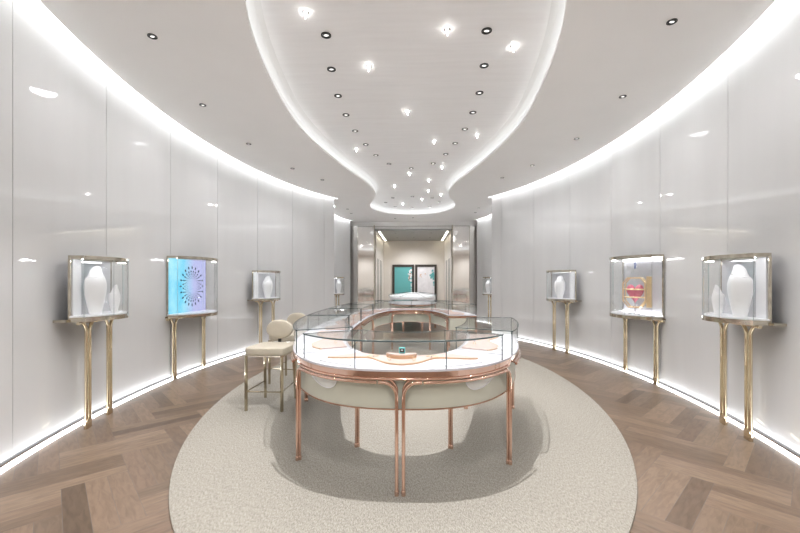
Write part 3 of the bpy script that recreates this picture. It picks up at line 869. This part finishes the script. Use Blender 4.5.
# taller bowed cases in the middle of each wall
for side in (-1, 1):
    loc, rz = case_frame(3.30, 5.58, 0, 1, side)
    lab = 'bowed display case with glowing cyan panel and dark starburst on the left wall' if side < 0 else 'bowed display case holding a pink heart in a gold cage on the right wall'
    root = thing('wall_display_case', lab, 'display case', loc, rz, 'display cases along the walls')
    z0, z1 = .86, 1.725
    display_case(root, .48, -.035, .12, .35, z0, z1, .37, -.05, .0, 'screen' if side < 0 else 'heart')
    near = 1 if W(root, .3, 0, 0)[1] < 5.58 else -1
    if side < 0:
        bm = bmesh.new(); zc = 1.30
        for ri, (R, cnt, l, wd) in enumerate(((.285, 20, .044, .022), (.225, 24, .034, .018), (.185, 26, .022, .014), (.155, 26, .014, .010), (.125, 22, .010, .008))):
            for k in range(cnt):
                a = 2*PI*(k+.5*(ri % 2))/cnt; c, s = math.cos(a), math.sin(a)
                pts = [(0, -wd/2), (l*.55, -wd*.45), (l, 0), (l*.55, wd*.45), (0, wd/2)] if False else [(l*.5*math.cos(b), wd*.5*math.sin(b)) for b in [2*PI*j/8 for j in range(8)]]
                vs1, vs2 = [], []
                for px_, py_ in pts:
                    X = (R+px_)*c-py_*s; Z = (R+px_)*s+py_*c
                    X -= .09; vs1.append(bm.verts.new((X, -.022, zc+Z))); vs2.append(bm.verts.new((X, -.016, zc+Z)))
                bm.faces.new(vs1); bm.faces.new(vs2[::-1])
                for j in range(8): bm.faces.new((vs1[j], vs1[(j+1) % 8], vs2[(j+1) % 8], vs2[j]))
        o = obj('starburst_motif', bm, M['dark'], root)
        o['label'] = 'ring of small dark drops radiating on the cyan panel'
    else:
        fz = z0+.0545
        cx0 = near*.10
        hx, hy, hz = W(root, cx0-near*.02, .11, fz)
        t = thing('heart_sculpture', 'glossy pink heart held in an octagonal gold cage with a gold side panel', 'sculpture', (hx, hy, hz), rz-near*.85)
        # stand
        bm = bmesh.new(); box(bm, (0, 0, .065), (.02, .02, .13)); box(bm, (0, 0, .005), (.14, .1, .01)); obj('stand', bm, M['steel'], t)
        # heart: puffed outline
        bm = bmesh.new(); N = 40
        out = []
        for k in range(N):
            a = 2*PI*k/N; x = 16*math.sin(a)**3/17; y = (13*math.cos(a)-5*math.cos(2*a)-2*math.cos(3*a)-math.cos(4*a))/17
            out.append((x*.115, y*.165))
        rings = []
        for f_, dpt in ((0.02, -.06), (.45, -.054), (.75, -.040), (.93, -.02), (1, 0), (.93, .02), (.75, .040), (.45, .054), (.02, .06)):
            rings.append([bm.verts.new((x*f_, dpt, .30+z*f_)) for x, z in out])
        for A_, B_ in zip(rings, rings[1:]):
            for k in range(N): bm.faces.new((A_[k], A_[(k+1) % N], B_[(k+1) % N], B_[k]))
        bm.faces.new(rings[0]); bm.faces.new(rings[-1][::-1]); obj('heart', bm, M['pinkheart'], t, True)
        # octagonal cage
        hw_, hh = .135, .205
        octo = [(-hw_, -hh*.55), (-hw_*.5, -hh), (hw_*.5, -hh), (hw_, -hh*.55), (hw_, hh*.65), (hw_*.6, hh), (-hw_*.6, hh), (-hw_, hh*.65)]
        bm = bmesh.new()
        for yy in (-.07, .07): tube(bm, [(x, yy, .30+z) for x, z in octo], .011, 6, True)
        for x, z in octo: tube(bm, [(x, -.07, .30+z), (x, .07, .30+z)], .007, 6)
        obj('cage_frame', bm, M['gold'], t)
        for zz in (.345, .235):
            bm = bmesh.new(); tube(bm, [(-hw_, .078, zz), (hw_, .078, zz)], .010, 8); obj('cage_bar', bm, M['gold'], t, True)
        bm = bmesh.new(); box(bm, (-.205, .02, .31), (.125, .04, .43), bev=.004); o = obj('side_panel', bm, M['gold'], t); o['label'] = 'flat gold side panel'
        bm = bmesh.new()
        for s in (-1, 1): tube(bm, [(s*.07, 0, .50), (s*.01, 0, .69)], .0015, 5)
        obj('cord', bm, M['steel'], t)
        px_, py_, pz_ = W(root, cx0-near*.02, .11, fz+.69)
        t2 = thing('ribbon_ornament', 'small dark blue looped ribbon ornament hanging above the pink heart', 'ornament', (px_, py_, pz_), rz)
        bm = bmesh.new()
        for s in (-1, 1):
            tube(bm, [(s*(.004+.020*math.sin(PI*k/12)), 0, -.005+.055*k/12-.02) for k in range(13)], .005, 6)
            tube(bm, [(s*.003, 0, -.02), (s*.018, 0, -.055)], .004, 6)
        obj('ribbon', bm, M['blue'], t2, True)
        bm = bmesh.new(); tube(bm, [(0, 0, .03), (0, 0, .075)], .0015, 5); obj('hook', bm, M['steel'], t2)

# ------------------------------------------------------------------ stools
def make_stool(loc, rz, label):
    t = thing('counter_stool', label, 'stool', loc, rz, 'stools at the left side of the ring')
    # origin: floor centre; front towards -y
    bm = bmesh.new()
    N = 20; pts = []
    w_, d_ = .215, .225
    rings = []
    for dz, gr in ((.575, .97), (.582, .995), (.60, 1.0), (.632, 1.0), (.648, .985), (.656, .93), (.660, .75), (.662, .4)):
        ring_ = []
        for k in range(40):
            a = 2*PI*k/40; c, s = math.cos(a), math.sin(a)
            x = w_*math.copysign(abs(c)**.28, c)*gr; y = d_*math.copysign(abs(s)**.28, s)*gr
            if y > 0: x *= .93
            ring_.append(bm.verts.new((x, y, dz)))
        rings.append(ring_)
    for A_, B_ in zip(rings, rings[1:]):
        for k in range(40): bm.faces.new((A_[k], A_[(k+1) % 40], B_[(k+1) % 40], B_[k]))
    bm.faces.new(rings[0][::-1]); bm.faces.new(rings[-1])
    obj('seat', bm, M['seat'], t, True)
    bm = bmesh.new(); box(bm, (0, 0, .568), (.39, .41, .014)); obj('seat_frame', bm, M['frame'], t)
    # oval backrest
    bm = bmesh.new(); rings = []
    for f_, yy in ((.55, -.036), (.82, -.034), (.95, -.026), (1, -.010), (1, .010), (.95, .026), (.82, .034), (.55, .036)):
        rings.append([bm.verts.new((.155*f_*math.cos(2*PI*k/36), .235+yy+.10*f_*math.sin(2*PI*k/36)*.12, .800+.108*f_*math.sin(2*PI*k/36))) for k in range(36)])
    for A_, B_ in zip(rings, rings[1:]):
        for k in range(36): bm.faces.new((A_[k], A_[(k+1) % 36], B_[(k+1) % 36], B_[k]))
    bm.faces.new(rings[0][::-1]); bm.faces.new(rings[-1]); obj('backrest', bm, M['seat'], t, True)
    bm = bmesh.new(); box(bm, (0, .232, .665), (.035, .022, .10), bev=.004); box(bm, (0, .222, .615), (.06, .03, .03), bev=.004); obj('back_bracket', bm, M['black'], t)
    for sx in (-1, 1):
        bm = bmesh.new(); tube(bm, [(sx*.190, -.205, 0), (sx*.190, -.205, .575)], .018, 4); obj('leg', bm, M['stoolm'], t)
        bm = bmesh.new(); tube(bm, [(sx*.180, .255, 0), (sx*.165, .205, .575)], .0165, 4); obj('leg', bm, M['stoolm'], t)
        bm = bmesh.new(); tube(bm, [(sx*.135, .18, 0), (sx*.120, .13, .575)], .0, 4) if False else tube(bm, [(sx*.188, -.205, .20), (sx*.176, .235, .20)], .0055, 6); obj('stretcher', bm, M['stoolm'], t)
    bm = bmesh.new(); tube(bm, [(-.19, -.205, .20), (.19, -.205, .20)], .0065, 6); obj('footrest', bm, M['stoolm'], t)
    return t
st = make_stool((-1.475, 4.09, RUGZ+.0015), -.02, 'beige leather stool with oval back and brass legs, nearest the camera')
st2 = copy_tree(st); st2.location = (-1.62, 5.12, RUGZ+.0015); st2.rotation_euler = (0, 0, -.12)
tag(st2, 'beige leather stool mostly hidden behind the nearer stool', 'stool', 'stools at the left side of the ring')

# ------------------------------------------------------------------ framed pictures at the far wall
def picture(x0, x1, label, kind):
    xc = (x0+x1)/2; w_ = x1-x0; z0, z1 = .45, 2.19
    t = thing('framed_picture', label, 'picture', (xc, 17.41, z0))
    h = z1-z0; f_ = .10
    bm = bmesh.new()
    box(bm, (-(w_-f_)/2, -.03, h/2), (f_, .06, h)); box(bm, ((w_-f_)/2, -.03, h/2), (f_, .06, h))
    box(bm, (0, -.03, f_/2), (w_-2*f_, .06, f_)); box(bm, (0, -.03, h-f_/2), (w_-2*f_, .06, f_)); obj('frame', bm, M['frameblk'], t)
    bm = bmesh.new(); box(bm, (0, -.012, h/2), (w_-2*f_, .02, h-2*f_)); obj('print', bm, M['teal'] if kind == 'teal' else M['print'], t)
    rnd = random.Random(5 if kind == 'teal' else 9)
    def blobs(nm, m, n, bx, bz, sx, sz, s, y=-.026):
        bm = bmesh.new()
        for _ in range(n):
            x = max(-w_/2+f_+s, min(w_/2-f_-s, rnd.gauss(bx, sx))); z = max(f_+s, min(h-f_-s, rnd.gauss(bz, sz)))
            box(bm, (x, y-rnd.random()*.003, z), (s*2*rnd.uniform(.5, 1), .004, s*2*rnd.uniform(.5, 1)))
        o = obj(nm, bm, m, t); return o
    if kind == 'teal':
        blobs('white_patch', M['white'], 26, w_/2-.17, h*.74, .05, .13, .045)
        blobs('white_patch', M['white'], 9, w_/2-.10, h*.45, .02, .18, .03)
        blobs('brown_patch', M['brownprint'], 9, w_/2-.20, h*.70, .05, .07, .03, -.032)
    else:
        blobs('teal_patch', M['teal'], 22, w_/2-.18, h*.72, .05, .13, .05)
        blobs('teal_patch', M['teal'], 6, w_/2-.10, h*.5, .015, .12, .035)
        blobs('brown_patch', M['brownprint'], 7, .1, h*.2, .2, .06, .03, -.032)
        blobs('tan_patch', M['tan'], 8, -.2, h*.75, .07, .10, .022, -.032)
picture(-.98, .015, 'teal framed picture with white and brown patches, left of the pair on the far wall', 'teal')
picture(.06, 1.04, 'pale framed picture with teal patch, right of the pair on the far wall', 'pale')

# ------------------------------------------------------------------ lights
for x, y, p in ((0, 2.62, 950), (-.42, 2.78, 30), (.42, 2.78, 30)):
    spot(x, y, HV-.02, p, 115, .9, .012)
for s in (-1, 1):
    for i, (x, y) in enumerate(ring):
        spot(s*x, y, HV-.02, 58, 150, .8, .05)
    for x, y in soft[:5]: spot(s*x, y, HC-.02, 75, 150, .8, .05)
    for x, y in soft[5:6]: spot(s*x, y, HC-.02, 75, 150, .8, .05)
for x, y in ((0, 10.66), (-.56, 12.03), (.54, 12.07)): spot(x, y, HV-.02, 230, 110, .8, .05)
for y in (14.9, 16.3): spot(0, y, 3.26, 420, 160, .8, .2)
for x, y in ((-1.2, -.6), (1.2, -.6), (0, -1.6), (0, .6)): spot(x, y, HC-.02, 230, 160, .9, .04, (.97, .985, 1))  # added fill spots around the camera, no fittings, brighten the front of the ring

w_ = bpy.data.worlds.new('World'); SC.world = w_; w_.use_nodes = True
w_.node_tree.nodes['Background'].inputs[0].default_value = (.9, .95, 1, 1); w_.node_tree.nodes['Background'].inputs[1].default_value = .0

# ------------------------------------------------------------------ camera
cam = bpy.data.cameras.new('camera'); co = bpy.data.objects.new('camera', cam); COL.objects.link(co)
cam.sensor_width = 36; cam.lens = 36*380/800; cam.shift_y = 16.5/800; cam.clip_start = .05
co.location = (.1, 0, 1.35); co.rotation_euler = (PI/2, 0, math.atan(16/380))
SC.camera = co
SC.view_settings.view_transform = 'Standard'; SC.view_settings.look = 'None'; SC.view_settings.gamma = 1
SC.view_settings.use_curve_mapping = False; SC.view_settings.exposure = 1.5
try:
    SC.cycles.max_bounces = 12; SC.cycles.diffuse_bounces = 6; SC.cycles.glossy_bounces = 6; SC.cycles.transparent_max_bounces = 40
    SC.cycles.sample_clamp_indirect = 6; SC.cycles.use_denoising = True
    SC.cycles.caustics_reflective = False; SC.cycles.caustics_refractive = False
except Exception: pass
